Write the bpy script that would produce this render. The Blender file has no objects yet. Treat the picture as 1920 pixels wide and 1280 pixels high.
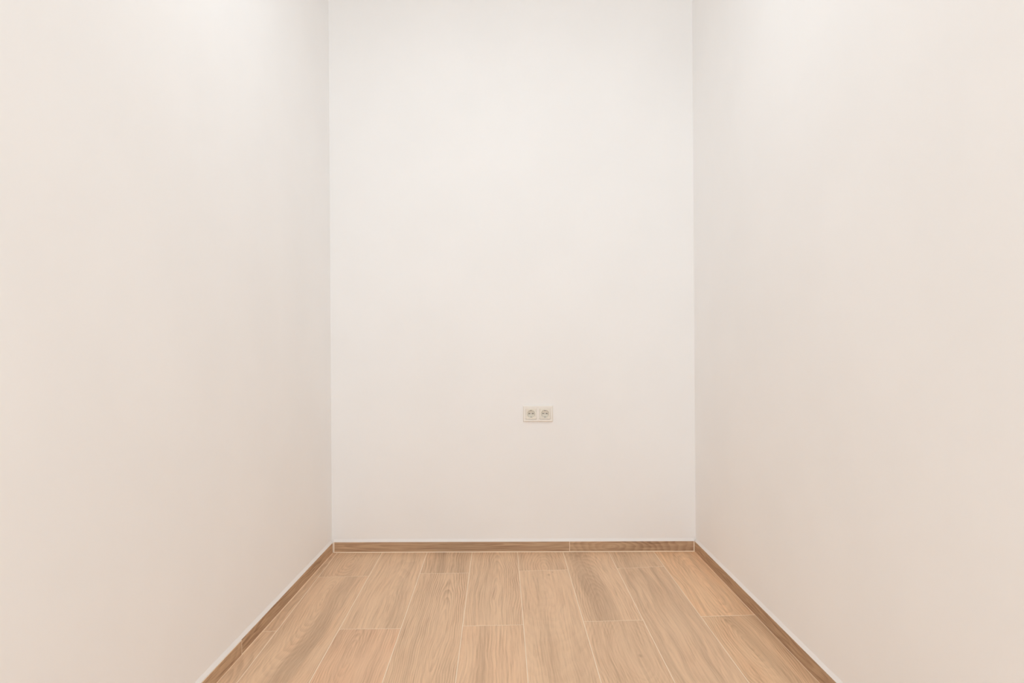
import bpy, bmesh, math, random
from mathutils import Vector, Matrix

S = bpy.context.scene
COL = S.collection
PI = math.pi

# ---------------------------------------------------------------- camera
cam_data = bpy.data.cameras.new('camera')
cam_data.sensor_width = 36.0
cam_data.lens = 24.375
cam_data.clip_start = 0.02
cam = bpy.data.objects.new('camera', cam_data)
COL.objects.link(cam)
cam.matrix_world = (Matrix.Translation((0, 0, 1.08)) @ Matrix.Rotation(math.radians(90), 4, 'X')
                    @ Matrix.Rotation(math.radians(-0.37), 4, 'Z'))
S.camera = cam

# ---------------------------------------------------------------- world (closed room: barely matters)
w = bpy.data.worlds.new('world')
S.world = w
w.use_nodes = True
w.node_tree.nodes['Background'].inputs[0].default_value = (1.0, 0.97, 0.93, 1)
w.node_tree.nodes['Background'].inputs[1].default_value = 0.05

# ---------------------------------------------------------------- ceiling lamps (above the frame)
CEIL = 3.0
def lamp(name, x, y, size, watt, col):
    l = bpy.data.lights.new(name, 'AREA')
    l.shape = 'DISK'
    l.size = size
    l.energy = watt
    l.color = col
    o = bpy.data.objects.new(name, l)
    COL.objects.link(o)
    o.location = (x, y, CEIL - 0.012)
    return o
lamp('ceiling_downlight', -0.05, 2.15, 0.5, 6.5, (0.885, 1.02, 1.11))

# added fill light shining in through a made-up opening behind the camera
fill_data = bpy.data.lights.new('rear_fill_light', 'AREA')
fill_data.shape = 'RECTANGLE'
fill_data.size, fill_data.size_y = 1.75, 2.30
fill_data.energy = 52.0
fill_data.color = (0.885, 1.02, 1.11)
fill_obj = bpy.data.objects.new('rear_fill_light', fill_data)
COL.objects.link(fill_obj)
fill_obj.location = (0.03, -2.86, 1.25)
fill_obj.rotation_euler = (math.radians(90), 0, 0)

# ---------------------------------------------------------------- exposure
S.view_settings.view_transform = 'Standard'
S.view_settings.look = 'None'
S.view_settings.exposure = 0.0
S.view_settings.gamma = 1.0
S.view_settings.use_curve_mapping = False
S.cycles.max_bounces = 16
S.cycles.diffuse_bounces = 12

# ---------------------------------------------------------------- helpers
def link(name, bm, mat, parent=None, smooth=False):
    me = bpy.data.meshes.new(name)
    bmesh.ops.recalc_face_normals(bm, faces=bm.faces)
    bm.to_mesh(me)
    bm.free()
    if smooth:
        for p in me.polygons:
            p.use_smooth = True
    if mat:
        me.materials.append(mat)
    o = bpy.data.objects.new(name, me)
    COL.objects.link(o)
    if parent:
        o.parent = parent
    return o

def prism(bm, poly, z0, z1):
    """a vertical prism over a plan polygon"""
    lo = [bm.verts.new((x, y, z0)) for x, y in poly]
    hi = [bm.verts.new((x, y, z1)) for x, y in poly]
    n = len(poly)
    bm.faces.new(hi)
    bm.faces.new(lo[::-1])
    for i in range(n):
        j = (i + 1) % n
        bm.faces.new((lo[i], lo[j], hi[j], hi[i]))

def bevelled_slab(bm, poly, z0, z1, b):
    """a slab over a convex plan polygon, its upper edge chamfered by b"""
    c = Vector((sum(p[0] for p in poly) / len(poly), sum(p[1] for p in poly) / len(poly)))
    n = len(poly)
    P = [Vector(p) for p in poly]
    inset = []
    area = sum(P[i].x * P[(i + 1) % n].y - P[(i + 1) % n].x * P[i].y for i in range(n))
    sg = 1 if area > 0 else -1
    for i in range(n):
        a, p, q = P[i - 1], P[i], P[(i + 1) % n]
        e1 = (p - a).normalized(); e2 = (q - p).normalized()
        n1 = Vector((-e1.y, e1.x)) * sg; n2 = Vector((-e2.y, e2.x)) * sg
        m = (n1 + n2); m = m / max(1e-6, m.dot(n1))
        inset.append(p + m * b)
    lo = [bm.verts.new((p.x, p.y, z0)) for p in P]
    mi = [bm.verts.new((p.x, p.y, z1 - b)) for p in P]
    hi = [bm.verts.new((p.x, p.y, z1)) for p in inset]
    bm.faces.new(hi)
    bm.faces.new(lo[::-1])
    for i in range(n):
        j = (i + 1) % n
        bm.faces.new((lo[i], lo[j], mi[j], mi[i]))
        bm.faces.new((mi[i], mi[j], hi[j], hi[i]))

class NT:
    """tiny node-graph helper"""
    def __init__(self, mat):
        self.t = mat.node_tree
    def n(self, kind, **kw):
        o = self.t.nodes.new(kind)
        for k, v in kw.items():
            setattr(o, k, v)
        return o
    def put(self, sock, v):
        if isinstance(v, bpy.types.NodeSocket):
            self.t.links.new(v, sock)
        else:
            sock.default_value = v
    def m(self, op, a, b=0.0, c=None, clamp=False):
        o = self.n('ShaderNodeMath', operation=op, use_clamp=clamp)
        self.put(o.inputs[0], a)
        self.put(o.inputs[1], b)
        if c is not None:
            self.put(o.inputs[2], c)
        return o.outputs[0]
    def xyz(self, x, y, z):
        o = self.n('ShaderNodeCombineXYZ')
        self.put(o.inputs[0], x); self.put(o.inputs[1], y); self.put(o.inputs[2], z)
        return o.outputs[0]
    def noise(self, vec, scale=1.0, detail=2.0, rough=0.5, dist=0.0):
        o = self.n('ShaderNodeTexNoise')
        self.put(o.inputs['Vector'], vec)
        o.inputs['Scale'].default_value = scale
        o.inputs['Detail'].default_value = detail
        o.inputs['Roughness'].default_value = rough
        o.inputs['Distortion'].default_value = dist
        return o.outputs['Fac']
    def remap(self, v, a, b, c=0.0, d=1.0, smooth=True):
        o = self.n('ShaderNodeMapRange', interpolation_type='SMOOTHSTEP' if smooth else 'LINEAR')
        self.put(o.inputs[0], v)
        for i, q in enumerate((a, b, c, d)):
            o.inputs[1 + i].default_value = q
        return o.outputs[0]
    def mix(self, f, a, b, mode='MIX'):
        o = self.n('ShaderNodeMix', data_type='RGBA', blend_type=mode)
        self.put(o.inputs[0], f)
        for s, v in ((o.inputs[6], a), (o.inputs[7], b)):
            if not isinstance(v, bpy.types.NodeSocket):
                v = (*v, 1.0)
            self.put(s, v)
        return o.outputs[2]

def base_mat(name):
    m = bpy.data.materials.new(name)
    m.use_nodes = True
    return m, NT(m), m.node_tree.nodes['Principled BSDF']

def plaster(name, col, bump=0.06):
    m, g, b = base_mat(name)
    tc = g.n('ShaderNodeTexCoord').outputs['Object']
    n1 = g.noise(tc, 2.2, 3.0, 0.5)
    n2 = g.noise(tc, 260.0, 3.0, 0.6)
    c = g.mix(g.remap(n1, 0.3, 0.7), tuple(x * 0.99 for x in col), tuple(min(1, x * 1.008) for x in col))
    g.t.links.new(c, b.inputs['Base Color'])
    b.inputs['Roughness'].default_value = 0.85
    b.inputs['Specular IOR Level'].default_value = 0.2
    bp = g.n('ShaderNodeBump')
    bp.inputs['Strength'].default_value = bump
    bp.inputs['Distance'].default_value = 0.001
    g.t.links.new(n2, bp.inputs['Height'])
    g.t.links.new(bp.outputs[0], b.inputs['Normal'])
    return m

def plain(name, col, rough=0.5, metal=0.0, spec=0.5):
    m, g, b = base_mat(name)
    tc = g.n('ShaderNodeTexCoord').outputs['Object']
    n1 = g.noise(tc, 60.0, 2.0, 0.5)
    c = g.mix(n1, tuple(x * 0.97 for x in col), tuple(min(1, x * 1.02) for x in col))
    g.t.links.new(c, b.inputs['Base Color'])
    b.inputs['Roughness'].default_value = rough
    b.inputs['Metallic'].default_value = metal
    b.inputs['Specular IOR Level'].default_value = spec
    return m

# tones of the printed wood (linear): peach, sand, grey-brown, dark line
PEACH = (0.815, 0.548, 0.355)
SAND = (0.825, 0.580, 0.385)
GREY = (0.620, 0.425, 0.280)
LINE = (0.410, 0.245, 0.150)

def wood(name, seed, peach=0.35, grey=0.35, heart=(0.0, 0.0), ring=0.5, rings=2.6, wide=0.035, tall=0.30,
         streaks=(), knots=(), gain=1.0, tint=(1, 1, 1), ringwarp=1.0, fine=1.0):
    """wood-print porcelain; grain runs along local y, coordinates in metres"""
    m, g, b = base_mat(name)
    tc = g.n('ShaderNodeTexCoord').outputs['Object']
    sp = g.n('ShaderNodeSeparateXYZ')
    g.t.links.new(tc, sp.inputs[0])
    x, y, z = sp.outputs
    x = g.m('ADD', x, g.m('MULTIPLY', z, 1.0))       # lets a standing tile face carry the same grain
    # slow sideways wander of the fibres
    wob = g.noise(g.xyz(g.m('MULTIPLY', x, 5.0), g.m('MULTIPLY', y, 2.0), seed * 3.1), 1.0, 2.0)
    xw = g.m('ADD', x, g.m('MULTIPLY', g.m('SUBTRACT', wob, 0.5), 0.05))
    # ring figure around a heart: long ellipses, wobbling
    ex = g.m('DIVIDE', g.m('SUBTRACT', xw, heart[0]), wide)
    ey = g.m('DIVIDE', g.m('SUBTRACT', y, heart[1]), tall)
    rr = g.m('SQRT', g.m('ADD', g.m('MULTIPLY', ex, ex), g.m('MULTIPLY', ey, ey)))
    nz = g.noise(g.xyz(g.m('MULTIPLY', xw, 16.0), g.m('MULTIPLY', y, 3.0), seed), 1.0, 3.0, 0.55)
    rr = g.m('ADD', rr, g.m('MULTIPLY', nz, 1.1 * ringwarp))
    kn = None
    for (kx, ky, kr) in knots:
        dx = g.m('DIVIDE', g.m('SUBTRACT', x, kx), kr)
        dy = g.m('DIVIDE', g.m('SUBTRACT', y, ky), kr * 1.9)
        d = g.m('SQRT', g.m('ADD', g.m('MULTIPLY', dx, dx), g.m('MULTIPLY', dy, dy)))
        d = g.m('ADD', d, g.m('MULTIPLY', nz, 0.5))
        k = g.remap(d, 1.35, 0.35)
        push = g.m('DIVIDE', 1.2, g.m('ADD', g.m('MULTIPLY', d, d), 0.5))
        rr = g.m('ADD', rr, push)
        kn = k if kn is None else g.m('MAXIMUM', kn, k)
    fr = g.m('FRACT', g.m('MULTIPLY', rr, rings))
    # growth line: slow rise, quick fall
    line = g.m('MULTIPLY', g.remap(fr, 0.15, 0.80), g.remap(fr, 1.0, 0.86))
    fade = g.noise(g.xyz(g.m('MULTIPLY', x, 9.0), g.m('MULTIPLY', y, 1.6), seed + 7.7), 1.0, 2.0)
    line = g.m('MULTIPLY', line, g.remap(fade, 0.25, 0.70))
    # fibres and pores
    fib = g.noise(g.xyz(g.m('MULTIPLY', xw, 190.0), g.m('MULTIPLY', y, 5.0), seed + 2.0), 1.0, 4.0, 0.65)
    fib2 = g.noise(g.xyz(g.m('MULTIPLY', xw, 75.0), g.m('MULTIPLY', y, 1.8), seed + 4.0), 1.0, 3.0, 0.6)
    pore = g.noise(g.xyz(g.m('MULTIPLY', xw, 520.0), g.m('MULTIPLY', y, 26.0), seed + 9.0), 1.0, 2.0, 0.5)
    # broad colour bands
    band = g.noise(g.xyz(g.m('MULTIPLY', xw, 13.0), g.m('MULTIPLY', y, 0.9), seed + 5.0), 1.0, 3.0, 0.5)
    blot = g.noise(g.xyz(g.m('MULTIPLY', x, 10.0), g.m('MULTIPLY', y, 2.5), seed + 11.0), 1.0, 3.0, 0.55)
    c = g.mix(g.m('MULTIPLY', g.remap(blot, 0.38, 0.66), min(1.0, peach * 1.4), clamp=True), SAND, PEACH)
    gf = g.m('MULTIPLY', g.remap(band, 0.42, 0.72), min(1.0, grey * 1.5))
    for (sx, sw, slope, amt) in streaks:          # a wide darker (amt > 0) or lighter (amt < 0) stripe
        d = g.m('ABSOLUTE', g.m('SUBTRACT', g.m('SUBTRACT', xw, sx), g.m('MULTIPLY', y, slope)))
        s = g.remap(d, sw, sw * 0.15)
        gf = g.m('ADD', gf, g.m('MULTIPLY', s, amt), clamp=True)
    c = g.mix(gf, c, GREY)
    f = g.m('MULTIPLY', line, ring * 0.62)
    f = g.m('ADD', f, g.m('MULTIPLY', g.remap(fib, 0.46, 0.72), 0.30 * fine))
    f = g.m('ADD', f, g.m('MULTIPLY', g.remap(fib2, 0.50, 0.70), 0.21 * fine))
    f = g.m('ADD', f, g.m('MULTIPLY', g.remap(pore, 0.60, 0.75), 0.14), clamp=True)
    if kn is not None:
        f = g.m('ADD', f, g.m('MULTIPLY', kn, 0.42), clamp=True)
    c = g.mix(f, c, LINE)
    hl = g.m('MULTIPLY', g.remap(fib, 0.50, 0.28), 0.30)
    c = g.mix(hl, c, (0.92, 0.68, 0.47))
    c = g.mix(1.0, c, tuple(t * gain for t in tint), 'MULTIPLY')
    g.t.links.new(c, b.inputs['Base Color'])
    b.inputs['Roughness'].default_value = 0.55
    b.inputs['Specular IOR Level'].default_value = 0.25
    bp = g.n('ShaderNodeBump')
    bp.inputs['Strength'].default_value = 0.10
    bp.inputs['Distance'].default_value = 0.0006
    g.t.links.new(fib, bp.inputs['Height'])
    g.t.links.new(bp.outputs[0], b.inputs['Normal'])
    return m

WALL = plaster("warm_white_wall_paint", (0.925, 0.918, 0.912), 0.03)
CEILM = plaster("white_ceiling_paint", (0.925, 0.92, 0.915))
GROUT = plaster('cream_grout', (0.96, 0.82, 0.66), 0.2)
SEAL = plaster("white_sealant", (0.90, 0.885, 0.87), 0.05)

# ---------------------------------------------------------------- plan of the room
YR = -2.7                                   # rear wall
def xl(y): return -0.9265 + 0.0143 * (y - 3.5)     # face of the left skirting
def xr(y): return 0.9269 - 0.0243 * (y - 3.5)      # face of the right skirting
def yb(x): return 3.5535 - 0.0105 * x              # face of the back skirting
T = 0.009                                   # skirting tile thickness
H = 0.054                                   # its height

def structure(o):
    o['kind'] = 'structure'
    return o

# walls: inner face stands T behind the skirting face
bm = bmesh.new()
prism(bm, [(xl(YR) - T, YR), (xl(YR) - T - 0.12, YR), (xl(3.7) - T - 0.12, 3.7), (xl(3.7) - T, 3.7)], 0.0, CEIL)
structure(link('wall_left', bm, WALL))
bm = bmesh.new()
prism(bm, [(xr(YR) + T, YR), (xr(YR) + T + 0.12, YR), (xr(3.7) + T + 0.12, 3.7), (xr(3.7) + T, 3.7)], 0.0, CEIL)
structure(link('wall_right', bm, WALL))
xa, xb = -0.936, 0.936
SX, SZ = 0.1312, 0.7085                     # middle of the double socket
nx0, nx1, nz0, nz1 = SX - 0.065, SX + 0.065, SZ - 0.030, SZ + 0.030     # its box, cut into the wall
bm = bmesh.new()
def wall_pt(x, z, d=0.0):
    return bm.verts.new((x, yb(x) + T + d, z))
xs = [xa, nx0, nx1, xb]; zs = [0.0, nz0, nz1, CEIL]
grid = [[wall_pt(x, z) for x in xs] for z in zs]
for i in range(3):
    for j in range(3):
        if (i, j) != (1, 1):
            bm.faces.new((grid[i][j], grid[i][j + 1], grid[i + 1][j + 1], grid[i + 1][j]))
inner = [grid[1][1], grid[1][2], grid[2][2], grid[2][1]]
deep = [wall_pt(x, z, 0.045) for x, z in ((nx0, nz0), (nx1, nz0), (nx1, nz1), (nx0, nz1))]
for i in range(4):
    bm.faces.new((inner[i], inner[(i + 1) % 4], deep[(i + 1) % 4], deep[i]))
bm.faces.new(deep)
back = [bm.verts.new((x, 3.7, z)) for x, z in ((xa, 0), (xb, 0), (xb, CEIL), (xa, CEIL))]
bm.faces.new(back)
bm.faces.new([grid[0][j] for j in range(4)] + [back[1], back[0]])
bm.faces.new([grid[3][j] for j in range(4)] + [back[2], back[3]])
bm.faces.new([grid[i][0] for i in range(4)] + [back[3], back[0]])
bm.faces.new([grid[i][3] for i in range(4)] + [back[2], back[1]])
structure(link('wall_back', bm, WALL))
DX0, DX1, DZ = -0.90, 0.96, 2.45            # made-up opening that lets in the fill light
ZL, ZR = xl(YR) - T - 0.12, xr(YR) + T + 0.12
bm = bmesh.new()
prism(bm, [(ZL, YR - 0.12), (DX0, YR - 0.12), (DX0, YR), (ZL, YR)], 0.0, CEIL)
prism(bm, [(DX1, YR - 0.12), (ZR, YR - 0.12), (ZR, YR), (DX1, YR)], 0.0, CEIL)
prism(bm, [(DX0, YR - 0.12), (DX1, YR - 0.12), (DX1, YR), (DX0, YR)], DZ, CEIL)
structure(link('wall_rear', bm, WALL))
bm = bmesh.new()
for x0, x1, z0, z1 in ((DX0, DX0 + .05, 0, DZ), (DX1 - .05, DX1, 0, DZ), (DX0 + .05, DX1 - .05, DZ - .05, DZ), (DX0 + .05, DX1 - .05, 0, .06), (0.01, 0.06, .06, DZ - .05)):
    prism(bm, [(x0, YR - 0.10), (x1, YR - 0.10), (x1, YR - 0.04), (x0, YR - 0.04)], z0, z1)
structure(link('fill_opening_frame_1', bm, plain('white_lacquer', (0.8, 0.8, 0.79), 0.4)))  # unseen frame, added around the opening of the fill light
bm = bmesh.new()
prism(bm, [(-1.25, YR - 0.12), (1.3, YR - 0.12), (1.3, 3.7), (-1.25, 3.7)], CEIL, CEIL + 0.1)
structure(link('ceiling', bm, CEILM))

# floor: grout bed with the planks set in it
bm = bmesh.new()
prism(bm, [(-1.25, YR - 0.12), (1.3, YR - 0.12), (1.3, 3.7), (-1.25, 3.7)], -0.06, -0.0004)
floor = structure(link('floor', bm, GROUT))

# ---------------------------------------------------------------- floor planks
G = 0.0012                                  # half a joint
J = [(-0.9054, -0.0174), (-0.6737, -0.0170), (-0.4421, -0.0178), (-0.2111, -0.0190), (0.0225, -0.0166),
     (0.2552, -0.0155), (0.4886, -0.0145), (0.7178, -0.0172)]
GX = 0.0017                                 # half a cross joint
def jx(k, y): return J[k][0] + J[k][1] * (y - 3.5)
# the cross joint of each column nearest the back wall: (y at its left, y at its right)
CROSS = [(2.5977, 2.6020), (3.1963, 3.2094), (2.6150, 2.6177), (3.2397, 3.2413), (2.6371, 2.6454),
         (3.2660, 3.2791), (2.6715, 2.6816), (3.2920, 3.3180), (2.7124, 2.7252)]
LOOK = {   # (column, row from the back): look of the print, measured off the photograph
 (0, 0): dict(peach=.5, grey=.45, ring=.4, streaks=[(0, .02, 0, .25)]),
 (0, 1): dict(peach=.3, grey=.5, ring=.5),
 (1, 0): dict(peach=.65, grey=.35, ring=.45, heart=(-.01, .02), wide=.03, tall=.12, gain=.97),
 (1, 1): dict(peach=.75, grey=.35, ring=.32, heart=(-.02, .34), wide=.022, tall=.16, rings=2.6, streaks=[(.028, .055, .03, .75), (.062, .01, .05, .3)], gain=1.0),
 (2, 0): dict(peach=.3, grey=.35, ring=.22, heart=(.03, -.28), wide=.04, tall=.30, streaks=[(.0, .018, .02, .2), (.055, .012, 0, .2)]),
 (2, 1): dict(peach=.75, grey=.3, ring=.75, heart=(-.03, .40), wide=.018, tall=.13, rings=2.2, tint=(1.02, .97, .96)),
 (3, 0): dict(peach=.5, grey=.55, ring=.55, heart=(.2, 0), streaks=[(-.02, .05, 0, .35)], gain=.97),
 (3, 1): dict(peach=.4, grey=.25, ring=.8, heart=(.035, -.05), wide=.014, tall=.22, rings=1.9, streaks=[(-.05, .015, 0, .35)]),
 (4, 0): dict(peach=.4, grey=.3, ring=.8, heart=(.01, -.12), wide=.016, tall=.20, rings=1.9, streaks=[(-.075, .012, 0, .45)]),
 (4, 1): dict(peach=.3, grey=.25, ring=.35, heart=(.2, .2), streaks=[(-.035, .022, 0, .5), (.06, .04, 0, -.3)], tint=(1.02, 1.0, .99)),
 (5, 0): dict(peach=.75, grey=.3, ring=.5, heart=(0, -.1), wide=.03, tall=.12),
 (5, 1): dict(peach=.3, grey=.3, ring=.14, heart=(-.02, .42), wide=.05, tall=.2, knots=[(.02, .535, .010), (.04, .57, .006)]),
 (6, 0): dict(peach=.25, grey=.4, ring=.5, heart=(-.035, -.33), wide=.028, tall=.17, rings=2.6, streaks=[(-.035, .085, -.015, .75), (.05, .02, -.02, -.6)],
              knots=[(-.05, .37, .016)], gain=1.0),
 (6, 1): dict(peach=.35, grey=.25, ring=.35, heart=(.035, .30), wide=.03, tall=.10, knots=[(.045, .30, .009)]),
 (7, 0): dict(peach=.35, grey=.6, ring=.35, streaks=[(-.01, .08, 0, .35)], knots=[(-.045, .05, .008)], gain=.97),
 (7, 1): dict(peach=.25, grey=.3, ring=.2, heart=(-.03, .1), wide=.045, tall=.3, rings=1.8, streaks=[(.045, .02, .02, .5), (-.03, .015, .05, .35), (-.085, .012, .01, .4)], gain=.97),
 (8, 0): dict(peach=1.0, grey=.35, ring=.5, heart=(.02, -.15), wide=.03, tall=.2, rings=2.2, streaks=[(.045, .02, .03, .45), (-.07, .012, 0, .35)], tint=(1.0, .96, .90), gain=1.10),
 (8, 1): dict(peach=.9, grey=.4, ring=.6, heart=(-.015, .35), wide=.022, tall=.12, rings=2.6, streaks=[(.03, .045, -.05, .7)], tint=(1.0, .98, .94), gain=1.0),
}
rnd = random.Random(5)
for k in range(9):
    left = (lambda y, k=k: jx(k - 1, y) + G) if k > 0 else (lambda y: xl(y) - 0.006)
    right = (lambda y, k=k: jx(k, y) - G) if k < 8 else (lambda y: xr(y) + 0.006)
    row = 0
    hi = None
    c = CROSS[k]
    while True:
        if hi is None:
            top = (yb(left(3.5)) + 0.006, yb(right(3.5)) + 0.006)
        else:
            top = (hi[0] - GX, hi[1] - GX)
        lo_j = (c[0] - 1.2 * row, c[1] - 1.2 * row)
        bot = (max(YR + 0.002, lo_j[0] + GX), max(YR + 0.002, lo_j[1] + GX))
        poly = [(left(bot[0]), bot[0]), (right(bot[1]), bot[1]), (right(top[1]), top[1]), (left(top[0]), top[0])]
        cx = sum(p[0] for p in poly) / 4
        cy = sum(p[1] for p in poly) / 4
        R = Matrix.Rotation(-0.017, 2)
        loc = [tuple(R @ Vector((p[0] - cx, p[1] - cy))) for p in poly]
        bm = bmesh.new()
        bevelled_slab(bm, loc, -0.0092, 0.0, 0.00025)
        look = LOOK.get((k, row))
        if look is None:
            look = dict(peach=rnd.uniform(.25, .7), grey=rnd.uniform(.25, .5), ring=rnd.uniform(.35, .75),
                        heart=(rnd.uniform(-.06, .06), rnd.uniform(-.4, .4)), wide=.025, tall=.2, rings=2.2)
        mat = wood('wood_print_tile', 1.7 + k * 5.3 + row * 11.9, **look)
        o = link('plank', bm, mat, floor)
        o.location = (cx, cy, rnd.uniform(-0.00015, 0.0001))
        o.rotation_euler = (0, 0, 0.017)
        if lo_j[0] <= YR + 0.1:
            break
        hi = lo_j
        row += 1

# ---------------------------------------------------------------- skirting
def skirting(name, pts, gap, pieces, inward, gap_h):
    """pts(s) -> plan point on the skirting face, s metres from the far or left end; inward = unit normal to the room"""
    a, bnd = pts
    a = Vector(a); bnd = Vector(bnd)
    d = (bnd - a); L = d.length; d.normalize()
    nrm = Vector(inward)
    # grout bed behind and under the tiles (its face a hair behind theirs)
    bm = bmesh.new()
    f0 = a - nrm * 0.0002; f1 = bnd - nrm * 0.0002
    w0 = a - nrm * (T - 0.0002); w1 = bnd - nrm * (T - 0.0002)
    prism(bm, [tuple(f0), tuple(f1), tuple(w1), tuple(w0)], 0.0002, H - 0.0015)
    root = structure(link(name, bm, GROUT))
    # tiles
    for (s0, s1, dz, look) in pieces:
        bm = bmesh.new()
        ln = s1 - s0
        hh = H - gap_h
        # local: y along the run, z up from the tile's middle, x towards the room
        prof = [(-T + 0.0008, -hh / 2), (0.0, -hh / 2), (0.0, hh / 2 - 0.0012), (-0.0012, hh / 2), (-T + 0.0008, hh / 2)]
        r0 = [bm.verts.new((px, -ln / 2, pz)) for px, pz in prof]
        r1 = [bm.verts.new((px, ln / 2, pz)) for px, pz in prof]
        bm.faces.new(r0); bm.faces.new(r1[::-1])
        for i in range(5):
            j = (i + 1) % 5
            bm.faces.new((r0[i], r0[j], r1[j], r1[i]))
        o = link('skirting_tile', bm, wood('wood_print_skirting', **look), root)
        mid = a + d * ((s0 + s1) / 2)
        X = Vector((nrm.x, nrm.y, 0)); Z = Vector((0, 0, 1)); Y = Z.cross(X)
        M = Matrix((X, Y, Z)).transposed().to_4x4()
        M.translation = (mid.x, mid.y, gap_h + hh / 2 + dz)
        o.matrix_local = M
    # white sealant fillet between the tile tops and the wall
    bm = bmesh.new()
    n = int(L / 0.03)
    rr = random.Random(len(name))
    rings = []
    for i in range(n + 1):
        p = a + d * (L * i / n)
        j = rr.uniform(-0.0007, 0.0007)
        prof = [(-0.0014, H - 0.0002), (-0.0035, H + 0.0035 + j * .6), (-0.0062, H + 0.0085 + j), (-T + 0.0001, H + 0.0135 + j * 1.5), (-T + 0.0001, H - 0.0002)]
        rings.append([bm.verts.new((p.x + nrm.x * q, p.y + nrm.y * q, z)) for q, z in prof])
    for i in range(n):
        for q in range(5):
            r = (q + 1) % 5
            bm.faces.new((rings[i][q], rings[i][r], rings[i + 1][r], rings[i + 1][q]))
    bm.faces.new(rings[0]); bm.faces.new(rings[-1][::-1])
    link('sealant_bead', bm, SEAL, root, smooth=False)
    return root

def sk(seed, **kw):
    d = dict(seed=seed, peach=.35, grey=.55, ring=.7, wide=.012, tall=.22, rings=1.6, gain=.74, tint=(1.0, .975, .93), fine=2.2)
    d.update(kw)
    return d
# back: left end to right end, joint at x = 0.289
bl, br = (xl(3.56), yb(xl(3.56))), (xr(3.55), yb(xr(3.55)))
nb = Vector((-0.0105, -1)).normalized()
Lb = (Vector(br) - Vector(bl)).length
jb = 0.2886 - bl[0]
skirting('baseboard_back', (bl, br), 0, [
    (0.0065, jb - 0.0013, 0, sk(3.3, heart=(.01, .1), rings=1.4, grey=.6)),
    (jb + 0.0013, Lb - 0.0045, 0, sk(8.9, heart=(0, -.1), wide=.02, tall=.06, grey=.5, ringwarp=2.0))], nb, 0.0050)
nl = Vector((1, -0.0143)).normalized()
jl = 3.553 - 2.400
skirting('baseboard_left', ((xl(3.553), 3.553), (xl(YR), YR)), 0, [
    (0.0030, jl - 0.0015, 0, sk(13.3, heart=(.0, .1))),
    (jl + 0.0015, jl + 1.2, -0.0016, sk(17.1, heart=(.01, .3), wide=.02, tall=.1)),
    (jl + 1.2026, jl + 2.40, 0, sk(19.1)), (jl + 2.4026, jl + 3.60, 0, sk(21.1)),
    (jl + 3.6026, 3.553 - YR - 0.002, 0, sk(22.1))], nl, 0.0050)
nr = Vector((-1, -0.0243)).normalized()
skirting('baseboard_right', ((xr(3.543), 3.543), (xr(YR), YR)), 0, [
    (0.0030, 1.62, 0, sk(31.3, heart=(.0, -.2), grey=.45, peach=.6)), (1.6226, 2.82, 0, sk(33.3)),
    (2.8226, 4.02, 0, sk(35.3)), (4.0226, 5.22, 0, sk(37.3)), (5.2226, 3.543 - YR - 0.002, 0, sk(39.3))], nr, 0.0030)

# ---------------------------------------------------------------- double socket on the back wall
FRAME = plain('cream_white_plastic', (0.86, 0.815, 0.75), 0.35)
INS = plain('ivory_plastic', (0.82, 0.775, 0.68), 0.35)
DARK = plain('dark_pin_hole', (0.02, 0.018, 0.015), 0.6)
METAL = plain('steel_contact', (0.45, 0.42, 0.40), 0.35, 1.0)
cx, cz = SX, SZ
wy = yb(cx) + T
sock = bpy.data.objects.new('wall_socket', None)
COL.objects.link(sock)
sock.location = (cx, wy, cz)
sock.rotation_euler = (0, 0, -0.0105)
sock['label'] = 'cream double wall socket with two round recessed outlets, low on the back wall'
sock['category'] = 'socket'

# local frame of the parts: x right, z up, -y towards the room
def loop(bm, pts, y):
    return [bm.verts.new((x, y, z)) for x, z in pts]
def rect(w, h, r=0.0, ox=0.0, n=4):
    if r <= 0:
        return [(ox - w / 2, -h / 2), (ox + w / 2, -h / 2), (ox + w / 2, h / 2), (ox - w / 2, h / 2)]
    out = []
    for (sx, sz, a0) in ((1, -1, -90), (1, 1, 0), (-1, 1, 90), (-1, -1, 180)):
        for i in range(n + 1):
            a = math.radians(a0 + 90 * i / n)
            out.append((ox + sx * (w / 2 - r) + r * math.cos(a), sz * (h / 2 - r) + r * math.sin(a)))
    return out
def bridge(bm, A, B):
    n = len(A)
    for i in range(n):
        j = (i + 1) % n
        bm.faces.new((A[i], A[j], B[j], B[i]))
def fill(bm, loops):
    edges = []
    for lp in loops:
        for i in range(len(lp)):
            a, b = lp[i], lp[(i + 1) % len(lp)]
            e = bm.edges.get((a, b)) or bm.edges.new((a, b))
            edges.append(e)
    bmesh.ops.triangle_fill(bm, use_beauty=True, use_dissolve=False, edges=edges)
def circ(r, ox=0.0, oz=0.0, n=32):
    return [(ox + r * math.cos(2 * PI * i / n), oz + r * math.sin(2 * PI * i / n)) for i in range(n)]

W2, H2, PITCH, INSZ = 0.153, 0.0825, 0.0716, 0.0552
bm = bmesh.new()
o0 = loop(bm, rect(W2, H2, 0.003), -0.0002)
o1 = loop(bm, rect(W2, H2, 0.003), -0.0035)
o2 = loop(bm, rect(W2 - 0.007, H2 - 0.008, 0.003), -0.0098)
bridge(bm, o0, o1); bridge(bm, o1, o2)
holes = []
for s in (-1, 1):
    hA = loop(bm, rect(INSZ, INSZ, 0.0015, s * PITCH / 2), -0.0098)
    hB = loop(bm, rect(INSZ, INSZ, 0.0015, s * PITCH / 2), -0.0010)
    bridge(bm, hA, hB)
    holes.append(hA)
fill(bm, [o2] + holes)
link('frame', bm, FRAME, sock)

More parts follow.
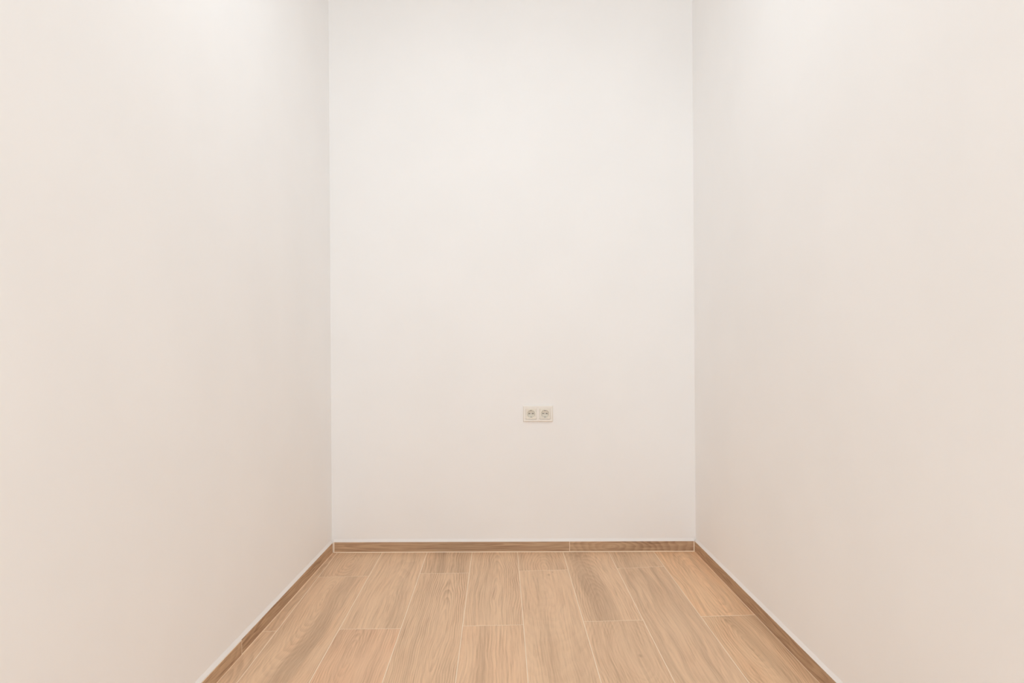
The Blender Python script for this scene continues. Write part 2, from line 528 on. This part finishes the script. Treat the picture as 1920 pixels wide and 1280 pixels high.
for s in (-1, 1):
    ox = s * PITCH / 2
    bm = bmesh.new()
    q = INSZ - 0.0012
    a0 = loop(bm, rect(q, q, 0.0015), -0.0012)
    a1 = loop(bm, rect(q, q, 0.0015), -0.0100)
    a2 = loop(bm, rect(q - 0.0012, q - 0.0012, 0.0015), -0.0106)
    bridge(bm, a0, a1); bridge(bm, a1, a2)
    r1 = loop(bm, circ(0.0205), -0.0106)
    r2 = loop(bm, circ(0.0197), -0.0098)
    r3 = loop(bm, circ(0.0190), 0.0040)
    fill(bm, [a2, r1])
    bridge(bm, r1, r2); bridge(bm, r2, r3)
    pins = []
    for t in (-1, 1):
        h1 = loop(bm, circ(0.0029, t * 0.0095, 0, 16), 0.0040)
        h2 = loop(bm, circ(0.0029, t * 0.0095, 0, 16), 0.0080)
        bridge(bm, h1, h2)
        pins.append(h1)
    fill(bm, [r3] + pins)
    ins = link('socket_insert', bm, INS, sock)
    ins.location = (ox, 0, 0.0005)
    for t in (-1, 1):
        bm = bmesh.new()
        h1 = loop(bm, circ(0.00285, 0, 0, 16), 0.0046)
        h2 = loop(bm, circ(0.00285, 0, 0, 16), 0.0085)
        bm.faces.new(h1); bm.faces.new(h2[::-1]); bridge(bm, h1, h2)
        o = link('pin_hole', bm, DARK, ins)
        o.location = (t * 0.0095, 0, 0)
    bm = bmesh.new()
    h1 = loop(bm, circ(0.0030, 0, 0, 16), 0.0041)
    h2 = loop(bm, circ(0.0030, 0, 0, 16), 0.0020)
    h3 = loop(bm, circ(0.0024, 0, 0, 16), 0.0014)
    bm.faces.new(h1); bm.faces.new(h3[::-1]); bridge(bm, h1, h2); bridge(bm, h2, h3)
    link('centre_screw', bm, METAL, ins)
    for t in (-1, 1):
        bm = bmesh.new()
        prof = [(0.0188, 0.0036), (0.0165, 0.0036), (0.0152, -0.0040), (0.0172, -0.0088), (0.0192, -0.0088)]
        A = [bm.verts.new((-0.0026, y, t * zz)) for zz, y in prof]
        B = [bm.verts.new((0.0026, y, t * zz)) for zz, y in prof]
        bm.faces.new(A); bm.faces.new(B[::-1]); bridge(bm, A, B)
        link('earth_clip', bm, METAL, ins)
